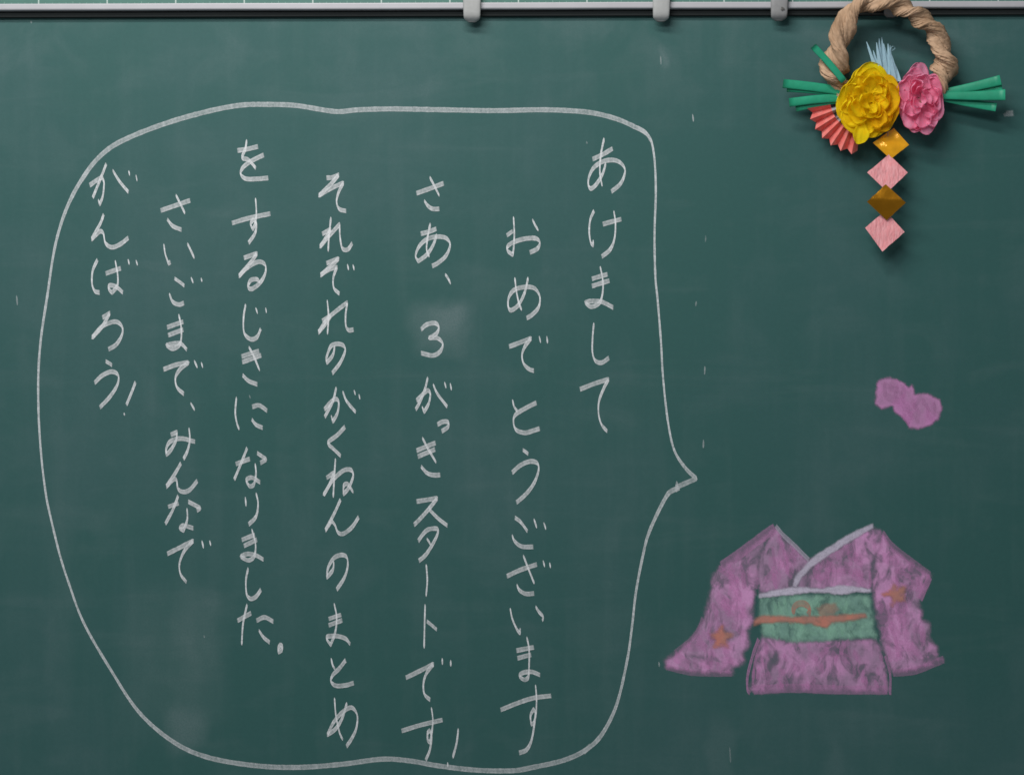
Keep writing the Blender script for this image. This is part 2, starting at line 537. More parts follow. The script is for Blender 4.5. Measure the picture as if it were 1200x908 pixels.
TILE = dict(a=(560, 150), b=(560, 350), c=(560, 560), d=(560, 683), e=(340, 150), f=(340, 350), g=(340, 540), h=(340, 683),
            i=(90, 150), j=(90, 350), k=(90, 560))
COLUMNS = [
 ("first column of white chalk hiragana, furthest right, beside the bubble's edge", [
  ('あ','a',[[537,148,585,125,632,97],[592,48,576,130,572,210,583,275],[600,165,585,215,555,265,530,285,518,268,521,230,545,185,590,157,640,152,675,170,690,205,670,260,625,300]]),
  ('け','a',[[545,388,527,430,522,490,530,540,540,550,541,525],[585,452,673,428],[637,387,645,450,640,520,620,570,580,604]]),
  ('ま','a',[[534,708,608,686],[534,742,617,716],[573,648,585,710,585,770,570,820,530,838,503,818,530,812,580,815,635,842]]),
  ('し','b',[[544,113,538,180,537,250,550,290,580,300,615,277]]),
  ('て','b',[[478,425,550,397,613,377,590,420,568,480,566,540,580,590,607,622]])]),
 ("second column of white chalk hiragana from the right, ending near the bubble's bottom", [
  ('お','a',[[135,505,165,483],[167,415,171,500,167,570,163,594,140,577,140,555,170,535,220,520,270,518,290,535,280,565,243,585],[255,428,268,455,284,482]]),
  ('め','a',[[173,700,180,760,192,820,206,855],[236,700,220,770,190,830,155,855,142,835,145,795,170,760,220,746,265,752,290,790,285,840,255,875,228,892]]),
  ('で','b',[[146,225,200,205,250,185,220,225,207,265,215,305,240,330,263,338],[287,175,294,208],[323,175,326,210]]),
  ('と','b',[[162,472,170,505,186,528],[275,487,220,515,175,545,167,580,180,615,220,628,260,618,290,608]]),
  ('う','b',[[210,708,237,728],[160,815,200,780,245,762,278,770,285,800,270,850,245,892,215,925,180,955]]),
  ('ご','c',[[173,185,200,205,233,250],[160,265,172,295,205,320,260,322],[262,190,276,235],[308,207,319,242]]),
  ('ざ','c',[[135,460,200,430,277,404],[212,360,235,420,265,495],[182,497,195,525,225,542,264,540],[305,385,313,417],[336,395,340,422]]),
  ('い','c',[[151,608,162,660,185,712,197,725,199,702],[270,600,285,625,305,648,302,670]]),
  ('ま','d',[[180,316,263,300],[185,352,250,335],[229,250,240,310,240,390,236,440,218,452,195,435,210,420,250,415,292,430]]),
  ('す','d',[[106,594,190,560,260,538,344,527],[270,475,275,540,272,610,262,655,250,660,247,620,262,590,270,610,262,680,250,740,228,780,193,795]])]),
 ("third column of white chalk writing from the right, holding the numeral three", [
  ('さ','e',[[592,307,655,285,720,260],[654,230,675,270,700,320],[628,340,645,365,668,380,700,380]]),
  ('あ','e',[[612,497,650,487,686,473],[658,447,645,510,640,570,653,605],[688,500,670,550,640,595,600,625,588,600,605,555,645,520,700,510,735,520,750,550,730,600,690,635,665,648]]),
  ('、','e',[[726,685,740,705,753,732]]),
  ('3','f',[[613,145,640,122,680,115,697,135,685,165,650,185,690,185,715,210,705,245,670,266,613,255]]),
  ('が','f',[[592,478,620,450,645,430,657,445,650,490,628,530,618,505],[646,368,630,430,605,490,588,520],[670,400,690,445,737,507],[723,390,731,420],[750,395,756,430]]),
  ('っ','f',[[690,590,715,577,740,578,740,600,710,622]]),
  ('き','f',[[592,712,682,675],[598,740,680,705],[619,650,645,700,685,768],[613,785,640,815,670,826,704,825]]),
  ('ス','g',[[592,190,690,174,650,225,610,270,580,300],[650,225,695,270,738,303]]),
  ('タ','g',[[600,375,625,340,650,320,690,318,690,345,665,395,635,440,603,468],[640,362,660,395]]),
  ('ー','g',[[638,483,643,560,637,635]]),
  ('ト','g',[[633,670,630,780,628,878],[640,750,688,790]]),
  ('で','h',[[542,443,600,415,672,378,640,420,625,470,630,520,657,547],[713,350,713,382],[753,360,752,390]]),
  ('す','h',[[522,692,610,665,715,640],[662,580,669,640,664,700,655,745,645,735,645,700,655,690,663,720,655,780,635,830]]),
  ('！','h',[[789,680,780,750,762,818],[738,838,739,862]])]),
 ("fourth column of white chalk hiragana, the middle one of the seven", [
  ('そ','e',[[170,235,200,232,228,220,190,265,135,318,190,285,250,258,228,300,218,345,230,380,263,390]]),
  ('れ','e',[[192,418,183,500,178,580],[150,498,190,475,165,520,140,558,180,510,232,452,234,510,245,565,270,570,292,540]]),
  ('ぞ','e',[[170,635,228,612,195,645,143,690,180,665,220,652,203,700,205,750,232,778],[268,638,274,668],[294,640,300,668]]),
  ('れ','f',[[174,5,180,80,175,168],[150,105,190,80,165,120,133,158,180,90,268,18,260,80,262,130,275,148,298,145]]),
  ('の','f',[[210,222,200,265,172,300,170,280,190,225,220,212,250,220,258,245,235,300,197,350]]),
  ('が','f',[[160,520,190,485,215,470,228,485,222,535,200,575,192,545],[217,415,200,480,162,555],[246,433,265,480,308,532],[299,428,306,452],[322,447,327,472]]),
  ('く','f',[[258,600,220,640,178,675,205,705,238,737]]),
  ('ね','g',[[213,-12,208,60,202,172],[170,80,205,55,185,110,157,160,200,90,250,45,285,42,296,70,275,125,250,155,252,115,270,108,297,148]]),
  ('ん','g',[[237,180,205,250,165,325,195,280,210,300,225,335,250,340,290,310,322,262]]),
  ('の','g',[[205,470,200,510,172,545,178,500,205,455,240,440,265,450,270,490,255,545,218,603]]),
  ('ま','g',[[180,740,240,720],[180,770,245,745],[206,665,218,730,212,800,190,860,172,835,175,822,220,820,260,832,282,858]]),
  ('と','h',[[192,350,200,385,212,405],[261,360,230,400,200,430,192,460,215,480,260,478,299,467]]),
  ('め','h',[[208,535,215,620,232,700,248,735],[267,560,245,630,215,680,175,710,205,650,250,600,290,583,315,620,310,680,290,725,264,765]])]),
 ("fifth column of white chalk hiragana from the right, ending in a full stop", [
  ('を','i',[[753,107,800,100,850,88],[797,55,790,100,775,140,805,150,840,190],[877,127,820,155,780,185,768,215,790,238,840,240,898,235]]),
  ('す','i',[[727,447,800,425,908,402],[838,328,842,400,836,450,825,475,815,450,828,430,842,450,835,495,805,540]]),
  ('る','i',[[783,610,845,588,820,625,760,695,800,655,850,628,882,640,884,680,860,725,820,755,803,745,815,715,845,710,860,728]]),
  ('じ','j',[[792,25,782,90,785,160,815,190,845,180,863,140],[838,42,848,72],[885,42,889,68]]),
  ('き','j',[[772,272,855,245],[775,298,865,265],[806,225,830,270,858,338],[777,358,805,385,847,402]]),
  ('に','j',[[749,460,743,530,750,580,762,614],[822,507,855,500,893,525],[820,565,840,590,872,605]]),
  ('な','j',[[745,775,812,750],[799,698,775,760,738,848],[845,722,888,752,860,770],[836,770,840,820,830,870,810,878,795,850,820,838,860,860]]),
  ('り','k',[[790,88,793,133],[840,68,850,120,840,180,805,218]]),
  ('ま','k',[[773,290,835,265],[783,318,845,288],[820,237,838,310,832,365,805,385,768,368,800,355,840,362,876,382]]),
  ('し','k',[[804,420,793,480,797,545,815,565,840,555,864,522]]),
  ('た','k',[[753,668,818,632],[799,590,780,680,773,782],[842,668,880,652,922,672],[853,712,875,745,905,770]]),
  ('。','k',[[950,780,963,785,960,805,945,815,945,795,955,780]])]),
 ("sixth column of white chalk hiragana from the right, starting lower than its neighbours", [
  ('さ','i',[[393,388,460,365,532,340],[464,313,485,355,508,402],[424,428,450,460,492,478]]),
  ('い','i',[[408,543,415,590,430,635,440,628],[518,540,535,575,552,612]]),
  ('ご','i',[[458,705,505,740],[433,775,450,815,480,828,503,820],[535,700,546,728],[582,703,587,722]]),
  ('ま','j',[[423,135,500,108],[428,172,500,145],[478,72,490,140,485,210,450,235,420,218,460,210,490,212,517,240]]),
  ('で','j',[[406,332,465,310,525,298,485,330,463,370,470,415,503,447],[550,290,566,325],[583,298,591,325]]),
  ('、','j',[[533,488,553,523]]),
  ('み','j',[[440,638,470,625,465,665,440,710,420,730,420,700,440,668,490,655,555,670],[526,603,530,660,520,710,500,752]]),
  ('ん','j',[[489,770,460,820,420,880,455,845,468,850,475,890,500,905,530,895,566,852]]),
  ('な','k',[[428,135,478,118],[476,82,450,150,415,215],[522,110,580,140,562,152],[517,140,518,195,500,245,482,235,500,222,547,235]]),
  ('で','k',[[424,355,490,322,546,293,505,340,482,400,487,450,515,488],[586,292,594,330],[622,292,628,318]])]),
 ("seventh column of white chalk hiragana, furthest left, inside the bubble's left edge", [
  ('が','i',[[60,270,95,245,120,232,128,260,122,320,108,358,100,335],[139,168,115,230,75,328],[168,198,200,250,243,302],[243,200,248,225],[277,220,283,252]]),
  ('ん','i',[[127,405,110,450,70,522,110,485,125,495,135,540,165,560,205,545,243,515]]),
  ('ば','i',[[98,617,75,670,72,730,85,765,108,772],[135,683,207,658],[180,620,192,690,190,740,165,772,150,755,155,738,185,745,217,772],[240,615,246,642],[277,620,285,645]]),
  ('ろ','j',[[120,90,155,68,120,130,72,183,120,130,180,108,212,130,212,170,185,215,148,238]]),
  ('う','j',[[135,293,166,312],[83,395,120,360,165,342,195,360,190,405,155,460,108,510]]),
  ('！','j',[[276,390,255,445,233,498],[221,535,224,548]])]),
]


def group_obj(name, parent, loc, **kw):
    o = bpy.data.objects.new(name, None)
    o.empty_display_size = .02
    off = Vector((0, 0, 0))
    p = parent
    while p is not None:
        off += p.location
        p = p.parent
    o.location = Vector(loc) - off
    return link(o, parent, **kw)


sd = 0
for (lab, chars) in COLUMNS:
    t0 = TILE[chars[0][1]]
    g = group_obj("text_column", board, P(t0[0] + chars[0][2][0][0] / 4, t0[1] + chars[0][2][0][1] / 4, .3), label=lab)
    for (ch, tl, strokes) in chars:
        ox, oy = TILE[tl]
        parts = []
        for s_ in strokes:
            pts = [(ox + s_[q] / 4.0, oy + s_[q + 1] / 4.0) for q in range(0, len(s_), 2)]
            sd += 1
            ln = sum(math.dist(pts[q], pts[q + 1]) for q in range(len(pts) - 1))
            nib = (.5, 4.1) if ln > 16 else (.6, 3.4)
            parts.append(ribbon(pts, nib, .86, 1.0, sd, jit=.22))
        v, f, d = join(parts)
        mesh_obj("chalk_character", v, f, M_WHITE, g, dens=d, label="white chalk character " + ch)

# speech bubble
BUB = [(792,571),(816,560.5),(803,548),(790,527),(782.5,492.5),(777,442.5),(774.5,400),(770.5,350),(768,325),(767,275),(768.5,225),(767,187.5),(763,165),(756,155.5),(745,149.5),
       (722,139.5),(690,132),(640,129),(580,130),(520,129),(460,128),(420,129),(393,131),(347,124),(313,122.7),(283,123.5),(247,130),(200,143),(157,159),(127,175),(103,200),(80,240),
       (65,287),(55,350),(48,397),(45,440),(45.5,490),(49,540),(54,580),(58,600),(69.5,647.5),(80,681),(98,729),(129,783),(163,834),(203.6,869),(244,887),(298.6,896.5),(349,898.6),
       (400,895),(447.5,889),(480,891),(515,897),(560,902),(602,902.5),(622.5,899),(660,890.5),(686,878.5),(705,860.5),(722.5,825.5),(735,773),(741,730.5),(745,695),(752.5,655),(761,622.5),(782.5,579),(796,571)]
v, f, d = join([ribbon(BUB, (.6, 3.9), 1.2, .88, 901, lift=.28, jit=.2, taper=False), ribbon([(792,576),(793.5,564)], (1, 3), 1.0, .6, 902), ribbon([(747,150),(757,156.5),(763,166)], (.5, 4), 1.2, .6, 903),
                ribbon([(104,199),(96,211)], (.5, 4), 1.3, .5, 904), ribbon([(341,898.6),(352,898.8)], (.5, 3), 1.3, .5, 905), ribbon([(684,881),(692,873)], (.5, 4), 1.3, .5, 906)])
mesh_obj("speech_bubble_outline", v, f, M_BUBBLE, board, dens=d, label="long curved white chalk outline round the text with a point on its right")

# stray marks
for q, (pts, dn) in enumerate(([[(811.5, 134), (812.5, 143)], .55], [[(826, 429), (825.5, 439)], .4], [[(824.3, 515), (824, 525)], .42], [[(19.5, 346), (20.5, 358)], .35],
                               [[(772, 775), (772.5, 781)], .35], [[(774, 66), (774.5, 76)], .30], [[(36, 25), (37, 28)], .3], [[(292, 463), (293.5, 467)], .3],
                               [[(827, 276), (826.5, 284)], .2], [[(816, 353), (815, 359)], .3], [[(239, 744), (239.5, 747)], .3], [[(687, 166), (688, 169)], .25], [[(855, 875), (856, 893)], .2])):
    v, f, d = ribbon(pts, (.3, 1.5), .85, dn, 950 + q)
    mesh_obj("chalk_fleck", v, f, M_BUBBLE, board, dens=d)


# ------------------------------------------------------------------ rubbed chalk areas
def sdist(poly, X, Y):
    """signed distance to polygon, positive inside"""
    n = len(poly)
    dist = np.full(X.shape, 1e9)
    inside = np.zeros(X.shape, bool)
    for i in range(n):
        x0, y0 = poly[i]
        x1, y1 = poly[(i + 1) % n]
        ex, ey = x1 - x0, y1 - y0
        t = np.clip(((X - x0) * ex + (Y - y0) * ey) / (ex * ex + ey * ey + 1e-9), 0, 1)
        dist = np.minimum(dist, np.hypot(X - x0 - t * ex, Y - y0 - t * ey))
        cond = ((y0 > Y) != (y1 > Y)) & (X < (x1 - x0) * (Y - y0) / (y1 - y0 + 1e-12) + x0)
        inside ^= cond
    return np.where(inside, dist, -dist)


def rubbed(poly, dens=1.0, soft=4.0, lift=.2, step=1.6, wob=2.2, seed=0, edge=0.0):
    xs = [p[0] for p in poly]
    ys = [p[1] for p in poly]
    gx = np.arange(min(xs) - 5, max(xs) + 6, step)
    gy = np.arange(min(ys) - 5, max(ys) + 6, step)
    X, Y = np.meshgrid(gx, gy)
    W = np.array([[noise.noise(Vector((x * .13, y * .13, seed))) + .6 * noise.noise(Vector((x * .4, y * .4, seed))) for x in gx] for y in gy])
    D = sdist(poly, X, Y) + W * wob
    den = np.clip((D + soft * .35) / soft, 0, 1)
    den = den * den * (3 - 2 * den) * dens
    if edge:
        den = np.clip(den * (1 + edge * np.exp(-((D - 2.5) / 2.2) ** 2)), 0, 1)
    idx = -np.ones(X.shape, int)
    vs, ds, fs = [], [], []
    keep = D > -soft
    for j in range(len(gy)):
        for i in range(len(gx)):
            if keep[j, i]:
                idx[j, i] = len(vs)
                vs.append(P(X[j, i], Y[j, i], lift))
                ds.append(den[j, i])
    for j in range(len(gy) - 1):
        for i in range(len(gx) - 1):
            q = (idx[j, i], idx[j + 1, i], idx[j + 1, i + 1], idx[j, i + 1])
            if min(q) >= 0: fs.append(tuple(int(z) for z in q))
    return vs, fs, ds


def scribble(poly, n, ang, length, width, dens, seed, spread=.35, lift0=.30):
    """short overlapping strokes kept inside an outline"""
    rnd = random.Random(seed)
    xs = [p[0] for p in poly]
    ys = [p[1] for p in poly]
    out = []
    tries = 0
    while len(out) < n and tries < n * 40:
        tries += 1
        x, y = rnd.uniform(min(xs), max(xs)), rnd.uniform(min(ys), max(ys))
        a = ang + rnd.gauss(0, spread)
        L_ = length * rnd.uniform(.5, 1.2)
        dx, dy = math.cos(a) * L_ / 2, math.sin(a) * L_ / 2
        pts = [(x - dx, y - dy), (x + rnd.uniform(-1, 1), y + rnd.uniform(-1, 1)), (x + dx, y + dy)]
        A = np.array(pts)
        if (sdist(poly, A[:, 0], A[:, 1]) < 1.5).any(): continue
        w = width * rnd.uniform(.7, 1.3)
        out.append(ribbon(pts, (.4, w * 1.2), w * .5, dens * rnd.uniform(.45, 1), seed * 50 + len(out), lift=lift0 + (len(out) % 7) * .02, soft=.2))
    return out


kim = group_obj("kimono_drawing", board, P(960, 812, .3), label="pink chalk drawing of a kimono with green sash, right of the bubble")
SL = [(909,618),(895,627),(870,646),(843,664),(836,673),(830,700),(824,723),(814,744),(791,764),(779,774),(780,782),(812,789),(839,789),(858,790),(859,782),(872,779),(872,765),(878,756),(876,739),(883,728),(884,702),(886,686),(891,676),(890,650),(900,630)]
TORSO = [(909,618),(925,632),(948,657),(982,638),(1006,625),(1022,617),(1034,622),(1033,640),(1022,660),(1019,690),(985,690),(932,691),(891,696),(887,680),(888,655),(895,640)]
SR = [(1034,622),(1044,640),(1062,654),(1080,666),(1092,674),(1086,690),(1078,704),(1081,718),(1081,725),(1090,732),(1089,747),(1098,759),(1099,770),(1106,772),(1089,780),(1062,788),(1045,789),(1042,780),(1034,761),(1031,742),(1026,717),(1023,699),(1022,680),(1024,660),(1028,640)]
SKIRT = [(894,744),(930,750),(1000,748),(1027,748),(1033,762),(1040,790),(1043,812),(1000,811),(940,810),(885,812),(878,810),(879,795),(885,770),(890,752)]
OBI = [(889,699),(932,696),(987,696),(1020,697),(1024,720),(1027,748),(1000,748),(960,752),(932,753),(893,746),(889,720)]


def drawing_part(name, parts, mat, label):
    v, f, d = join(parts)
    return mesh_obj(name, v, f, mat, kim, dens=d, label=label)


drawing_part("chalk_sleeve", [rubbed(SL, .96, 9, .20, seed=1, edge=.15)] , M_PINK, "left flaring pink chalk sleeve")
drawing_part("chalk_sleeve", [rubbed(SR, .96, 9, .21, seed=2, edge=.15)], M_PINK, "right flaring pink chalk sleeve")
drawing_part("chalk_bodice", [rubbed(TORSO, .94, 8, .22, seed=3, edge=.1)], M_PINK, "crossed pink chalk upper part")
drawing_part("chalk_skirt", [rubbed(SKIRT, .90, 8, .23, seed=4)], M_PINK, "patchy pink chalk lower part")
st = []
st += scribble(SL, 40, .75, 20, 5.5, .42, 11, .5)
st += scribble(SR, 40, .9, 18, 5.5, .40, 12, .6)
st += scribble(TORSO, 34, 1.1, 18, 5, .44, 13, .5)
st += scribble(SKIRT, 46, 1.35, 13, 4, .50, 14, .45)
edge_lines = [
    ([(908,619),(893,629),(869,647),(845,664)], 7, .75), ([(842,665),(852,672),(866,681)], 4, .7), ([(840,708),(855,718),(865,728)], 4, .5),
    ([(780,781),(812,788),(858,789)], 4, .5), ([(791,765),(814,745),(824,724)], 4, .45),
    ([(889,748),(882,768),(876,792),(876,808),(879,812)], 3.2, .85), ([(890,755),(884,780),(882,806)], 3.0, .6), ([(886,690),(888,676)], 3, .4),
    ([(883,808),(930,806),(985,808),(1040,808)], 6, .7), ([(1037,768),(1043,790),(1043,814)], 3.2, .7), ([(1036,790),(1038,813)], 3, .5),
    ([(1034,624),(1046,640),(1066,656),(1090,674)], 5, .55), ([(1090,675),(1084,688),(1078,702)], 6, .75), ([(1048,667),(1060,672),(1068,677)], 3.4, .6),
    ([(1046,788),(1070,786),(1092,778),(1106,772)], 5, .6), ([(912,626),(920,650),(930,670)], 4, .5), ([(905,640),(908,662)], 4, .4),
    ([(1019,668),(1020,688)], 3.6, .6), ([(958,676),(990,670),(1012,672)], 5, .5), ([(954,664),(975,654),(1000,640)], 6, .5),
    ([(1044,735),(1050,750),(1052,770)], 5, .45), ([(1070,735),(1082,740),(1080,752)], 6, .45)]
for q, (pts, w, dn) in enumerate(edge_lines):
    st.append(ribbon(pts, (.5, w * 1.1), w * .42, dn * .72,  400 + q, lift=.44 + .02 * (q % 4), soft=.15, taper=False))
drawing_part("chalk_hatching", st, M_PINKS, "brighter pink chalk strokes over the sleeves and skirt")
drawing_part("chalk_sash", [rubbed(OBI, .82, 7, .26, seed=5)], M_GREEN, "broad green chalk sash")
drawing_part("sash_hatching", scribble(OBI, 34, 1.1, 13, 3.4, .5, 15, .35, .5) + [ribbon([(912,704),(914,712),(917,718)], (.4, 2), .9, .7, 500, lift=.66)], M_GREENS, "lighter green chalk strokes on the sash")
# white sash edge and collar
drawing_part("sash_edge", [rubbed([(889,696),(905,691),(932,687),(965,689),(985,685),(1005,687),(1021,689),(1021,694),(1000,694),(987,697),(960,694),(932,696),(905,699),(889,701)], .95, 3, .70, 1.2, 1.2, 6)], M_LILAC, "thick lilac-white chalk line above the sash")
drawing_part("collar", [rubbed([(1023,613),(1024,618),(1006,629),(986,641),(968,653),(952,664),(940,676),(933,688),(928,687),(931,676),(941,664),(955,650),(972,640),(990,628),(1008,619)], .85, 2.6, .72, 1.1, .9, 7),
                        ribbon([(909,616),(918,627),(930,638),(942,650),(948,656)], (.5, 3.6), 1.6, .7, 510, lift=.74)], M_LILAC, "crossed lilac-white chalk collar")
# orange cord with its bow and the two blossoms
ring = [(939 + 9.5 * math.cos(a), 715 + 8.5 * math.sin(a)) for a in np.linspace(2.6, 6.9, 8)]
drawing_part("sash_cord", [rubbed([(883,734),(883,726),(892,720),(932,722),(975,720),(1014,718),(1016,723),(1000,727),(975,730),(970,736),(962,735),(950,731),(920,729),(892,730)], .9, 5, .78, 1.2, 1.2, 8),
                           ribbon(ring, (.5, 4.2), 2.2, .75, 520, lift=.84), rubbed([(956,712),(968,706),(980,706),(984,714),(978,720),(960,720)], .42, 4, .86, 1.4, 1.5, 9)], M_ORANGE, "orange chalk cord tied across the green sash")


def star(cx, cy, r, rot):
    pl = []
    for k in range(10):
        rr = r * (1.0 if k % 2 == 0 else .58)
        a = rot + k * math.pi / 5
        pl.append((cx + rr * math.cos(a), cy + rr * math.sin(a)))
    return pl


drawing_part("chalk_blossom", [rubbed(star(845, 747, 15, -.25), .88, 8, .80, 1.1, 3.2, 10)], M_ORANGE, "orange blossom on the left sleeve")
drawing_part("chalk_blossom", [rubbed(star(1050, 696, 15, -.6), .88, 8, .80, 1.1, 3.4, 11)], M_ORANGE, "orange blossom on the right sleeve")
FL = [(1028,446),(1043,442),(1055,446),(1065,453),(1068.5,450),(1071,455),(1072,461),(1083,460),(1094,464),(1102,468),(1104,480),(1099,493),(1089,499),(1075,503),(1065.5,501),(1060,493),(1048,482),(1046,476),(1033,479.5),(1025,473.6),(1026,462)]
flp = rubbed(FL, .88, 4.5, .30, 1.2, 1.8, 12, edge=.1)
v, f, d = join([flp] + scribble(FL, 26, 1.0, 15, 4.5, .4, 16, .6, .42))
mesh_obj("chalk_flower", v, f, M_PINKF, board, dens=d, label="solid pink two-lobed chalk flower above the kimono drawing")

# ------------------------------------------------------------------ the straw wreath ornament
M_KRAFT = mat_simple("kraft_paper", (.56, .37, .24), .75, .25, 0, 0, 60, .0010, 95, .06, (1, 1, .45), (.36, .225, .135))
M_YEL = mat_simple("yellow_tissue", (.97, .79, .02), .85, .05, 0, 0, 60, .0006, 90, .5, col2=(.97, .72, .012))
M_YELO = mat_simple("orange_yellow_tissue", (.96, .60, .01), .8, .1, 0, .1, 60, .0009, 110, .45)
M_PNK = mat_simple("pink_tissue", (.97, .44, .62), .85, .05, 0, 0, 55, .0006, 90, .5, col2=(.97, .29, .47))
M_STRAW = mat_simple("green_straw", (.022, .36, .20), .45, .4, 0, .18, 50, .0002, 200, .12)
M_STRAWE = mat_simple("green_straw_rim", (.12, .46, .33), .6, .3)
M_BLUE = mat_simple("pale_blue_paper", (.40, .60, .70), .75, .2, 0, .12, 90, .0003, 260, .15)
M_CORAL = mat_simple("coral_paper", (.88, .29, .26), .75, .2, 0, 0, 110, .0004, 220, .18, col2=(.82, .17, .15))
M_SILV = mat_simple("silver_foil_paper", (.62, .62, .66), .4, .5, .3, .3, 200)
M_GOLD = mat_simple("gold_foil", (.96, .44, .01), .2, .6, .25, .15, 40, .0010, 40)
M_GOLD2 = mat_simple("dark_gold_foil", (.52, .22, .010), .33, .5, .85, .15, 40, .0008, 40)
M_ROSE = mat_simple("pink_crepe_paper", (.92, .44, .46), .8, .15, 0, 0, 300, .0022, 260, .1, (1, 1, .28), (.84, .31, .33), brot=(0, .45, 0))
M_THREAD = mat_simple("thread", (.5, .35, .3), .8, .2)

wreath = empty("wreath", P(1043, 80, 20), "twisted brown paper wreath with yellow and pink paper flowers, hanging at the top right", "wreath")
DX, DY = -4.2, 3.6     # the wreath hangs a little in front of the board, so it sits this much nearer the middle


def W(px, py, d):
    k = d / 26.0
    return P(px + DX * k, py + DY * k, d)


CL = [(980,98,12.5,24),(977,84,16.5,25),(981,62,15.5,26),(986,42,14,28),(993,24,12.5,30),(1002,11,11.5,33),(1017,4,12,36),(1035,4,12.5,38),(1052,8,12,38),(1065,15,10.5,36),(1076,22,11.5,33),(1087,30,12.5,30),(1096,41,11,28),(1101,54,12,26),(1105,68,14.5,25),
      (1106,80,15.5,24),(1104,93,12.5,23),(1095,108,10,20),(1078,118,9,16),(1050,122,9,15),(1020,120,9,15),(997,112,10,18)]


def closed_curve(ctrl, n):
    c = np.array(ctrl, float)
    m = len(c)
    out = []
    for i in range(n):
        t = i / n * m
        k = int(t)
        u = t - k
        p0, p1, p2, p3 = c[(k - 1) % m], c[k % m], c[(k + 1) % m], c[(k + 2) % m]
        out.append(.5 * ((2 * p1) + (-p0 + p2) * u + (2 * p0 - 5 * p1 + 4 * p2 - p3) * u * u + (-p0 + 3 * p1 - 3 * p2 + p3) * u ** 3))
    return np.array(out)


cc = closed_curve(CL, 400)
for strand in range(2):
    vs, fs = [], []
    SEC = 40
    n = len(cc)
    for i in range(n):
        p = cc[i]
        tg = cc[(i + 1) % n] - cc[i - 1]
        tg = tg[[0, 1]]
        tg /= np.linalg.norm(tg)
        nr = np.array([-tg[1], tg[0]])
        R = p[2]
        ph = 2 * math.pi * 5 * i / n + strand * math.pi + .9 + .5 * math.sin(i * .04)
        offn, offd = .42 * R * math.cos(ph), .42 * R * math.sin(ph)
        for k in range(SEC):
            a = 2 * math.pi * k / SEC
            # strand section: ellipse with pressed folds turning with the twist
            fold = 1 + .085 * math.sin(3 * a - ph * 1.0 + strand) + .05 * math.sin(7 * a + ph)
            er, et = R * .63 * fold, R * .58 * fold
            ca, sa = math.cos(a), math.sin(a)
            q = Vector((i * .072, math.cos(a) * 1.3, math.sin(a) * 1.3 + strand * 7))
            q3 = Vector((i * .03, math.cos(a - ph * .6) * 1.9, math.sin(a - ph * .6) * 1.9 + strand * 5))
            cr = 1.04 + .16 * noise.noise(q) - .42 * abs(noise.noise(q3 * 1.5)) + .14 * noise.noise(q3 * 2.9) - .16 * abs(noise.noise(q * 3.3)) + .08
            ln = (er * ca * math.cos(ph) - et * sa * math.sin(ph)) * cr + offn
            ld = (er * ca * math.sin(ph) + et * sa * math.cos(ph)) * cr + offd
            vs.append(W(p[0] + nr[0] * ln, p[1] + nr[1] * ln, max(2.0, p[3] + ld * .9)))
    for i in range(n):
        for k in range(SEC):
            a = i * SEC + k
            b = i * SEC + (k + 1) % SEC
            a2 = ((i + 1) % n) * SEC + k
            b2 = ((i + 1) % n) * SEC + (k + 1) % SEC
            fs.append((a, b, b2, a2))
    mesh_obj("paper_strand", vs, fs, M_KRAFT, wreath, smooth=True)


def petal(cx, cy, d0, phi, R, h, wid, tilt, seed, sx, sy, curl, name, mat, parent, label=None):
    """one crumpled tissue petal: u across, v from the heart outward"""
    nu, nv = 12, 12
    vs, fs = [], []
    for j in range(nv + 1):
        v_ = j / nv
        for i in range(nu + 1):
            u = i / nu * 2 - 1
            edge = 1 - .22 * abs(u) ** 2.5
            r = R * (math.sin(v_ * math.pi * .5 * (1 + curl * .45))) * edge
            dd = h * (v_ ** 1.3) * (1 - tilt * v_) - curl * h * .25 * v_ ** 3
            wv = wid * (math.sin(min(1, v_ * 1.25) * math.pi / 2)) * (1 - .25 * v_ ** 4)
            ang = phi + u * wv / max(R, 6) * .85
            ruf = (math.sin(u * 3.6 + seed * 2.1) * 2.8 + math.sin(u * 8 + seed * 5) * 1.1) * v_ ** 1.5
            q = Vector((u * 1.6, v_ * 2.2, seed * 1.9))
            n1, n2 = noise.noise(q * 1.2) * 4.2, (.5 - abs(noise.noise(q * 1.9 + Vector((9, 0, 0))))) * 5.0
            r2 = r + (noise.noise(q + Vector((0, 7, 0))) * 2.6 + math.sin(u * 5 + seed) * .8) * v_
            x = r2 * math.cos(ang) * sx
            y = r2 * math.sin(ang) * sy
            dep = d0 + dd + ruf + (n1 + n2) * v_
            vs.append(W(cx + x, cy + y, max(d0 - 2, dep)))
    for j in range(nv):
        for i in range(nu):
            a = j * (nu + 1) + i
            fs.append((a, a + 1, a + nu + 2, a + nu + 1))
    o = mesh_obj(name, vs, fs, mat, parent, smooth=True, label=label)
    return o


def flower(name, cx, cy, sx, sy, d0, mat, label, seed, layers):
    g = group_obj(name, wreath, W(cx, cy, d0), label=label)
    rnd = random.Random(seed)
    s_ = seed
    for (n, R, h, wid, tilt, curl) in layers:
        a0 = rnd.uniform(0, 6)
        for k in range(n):
            s_ += 1
            phi = a0 + k * 2 * math.pi / n + rnd.uniform(-.35, .35)
            ox, oy = rnd.gauss(0, 3.0) * (1 - R / 60), rnd.gauss(0, 5.0) * (1 - R / 60)
            m = mat
            if name == "yellow_flower" and R > 24 and math.cos(phi) > .72 and h < 20: m = M_YELO
            petal(cx + ox, cy + oy, d0 + rnd.uniform(-1.5, 1.5), phi, R * rnd.uniform(.88, 1.03), h * rnd.uniform(.8, 1.15), wid * rnd.uniform(.75, 1.2), tilt, s_ * .77, sx, sy, curl, "petal", m, g)
    return g


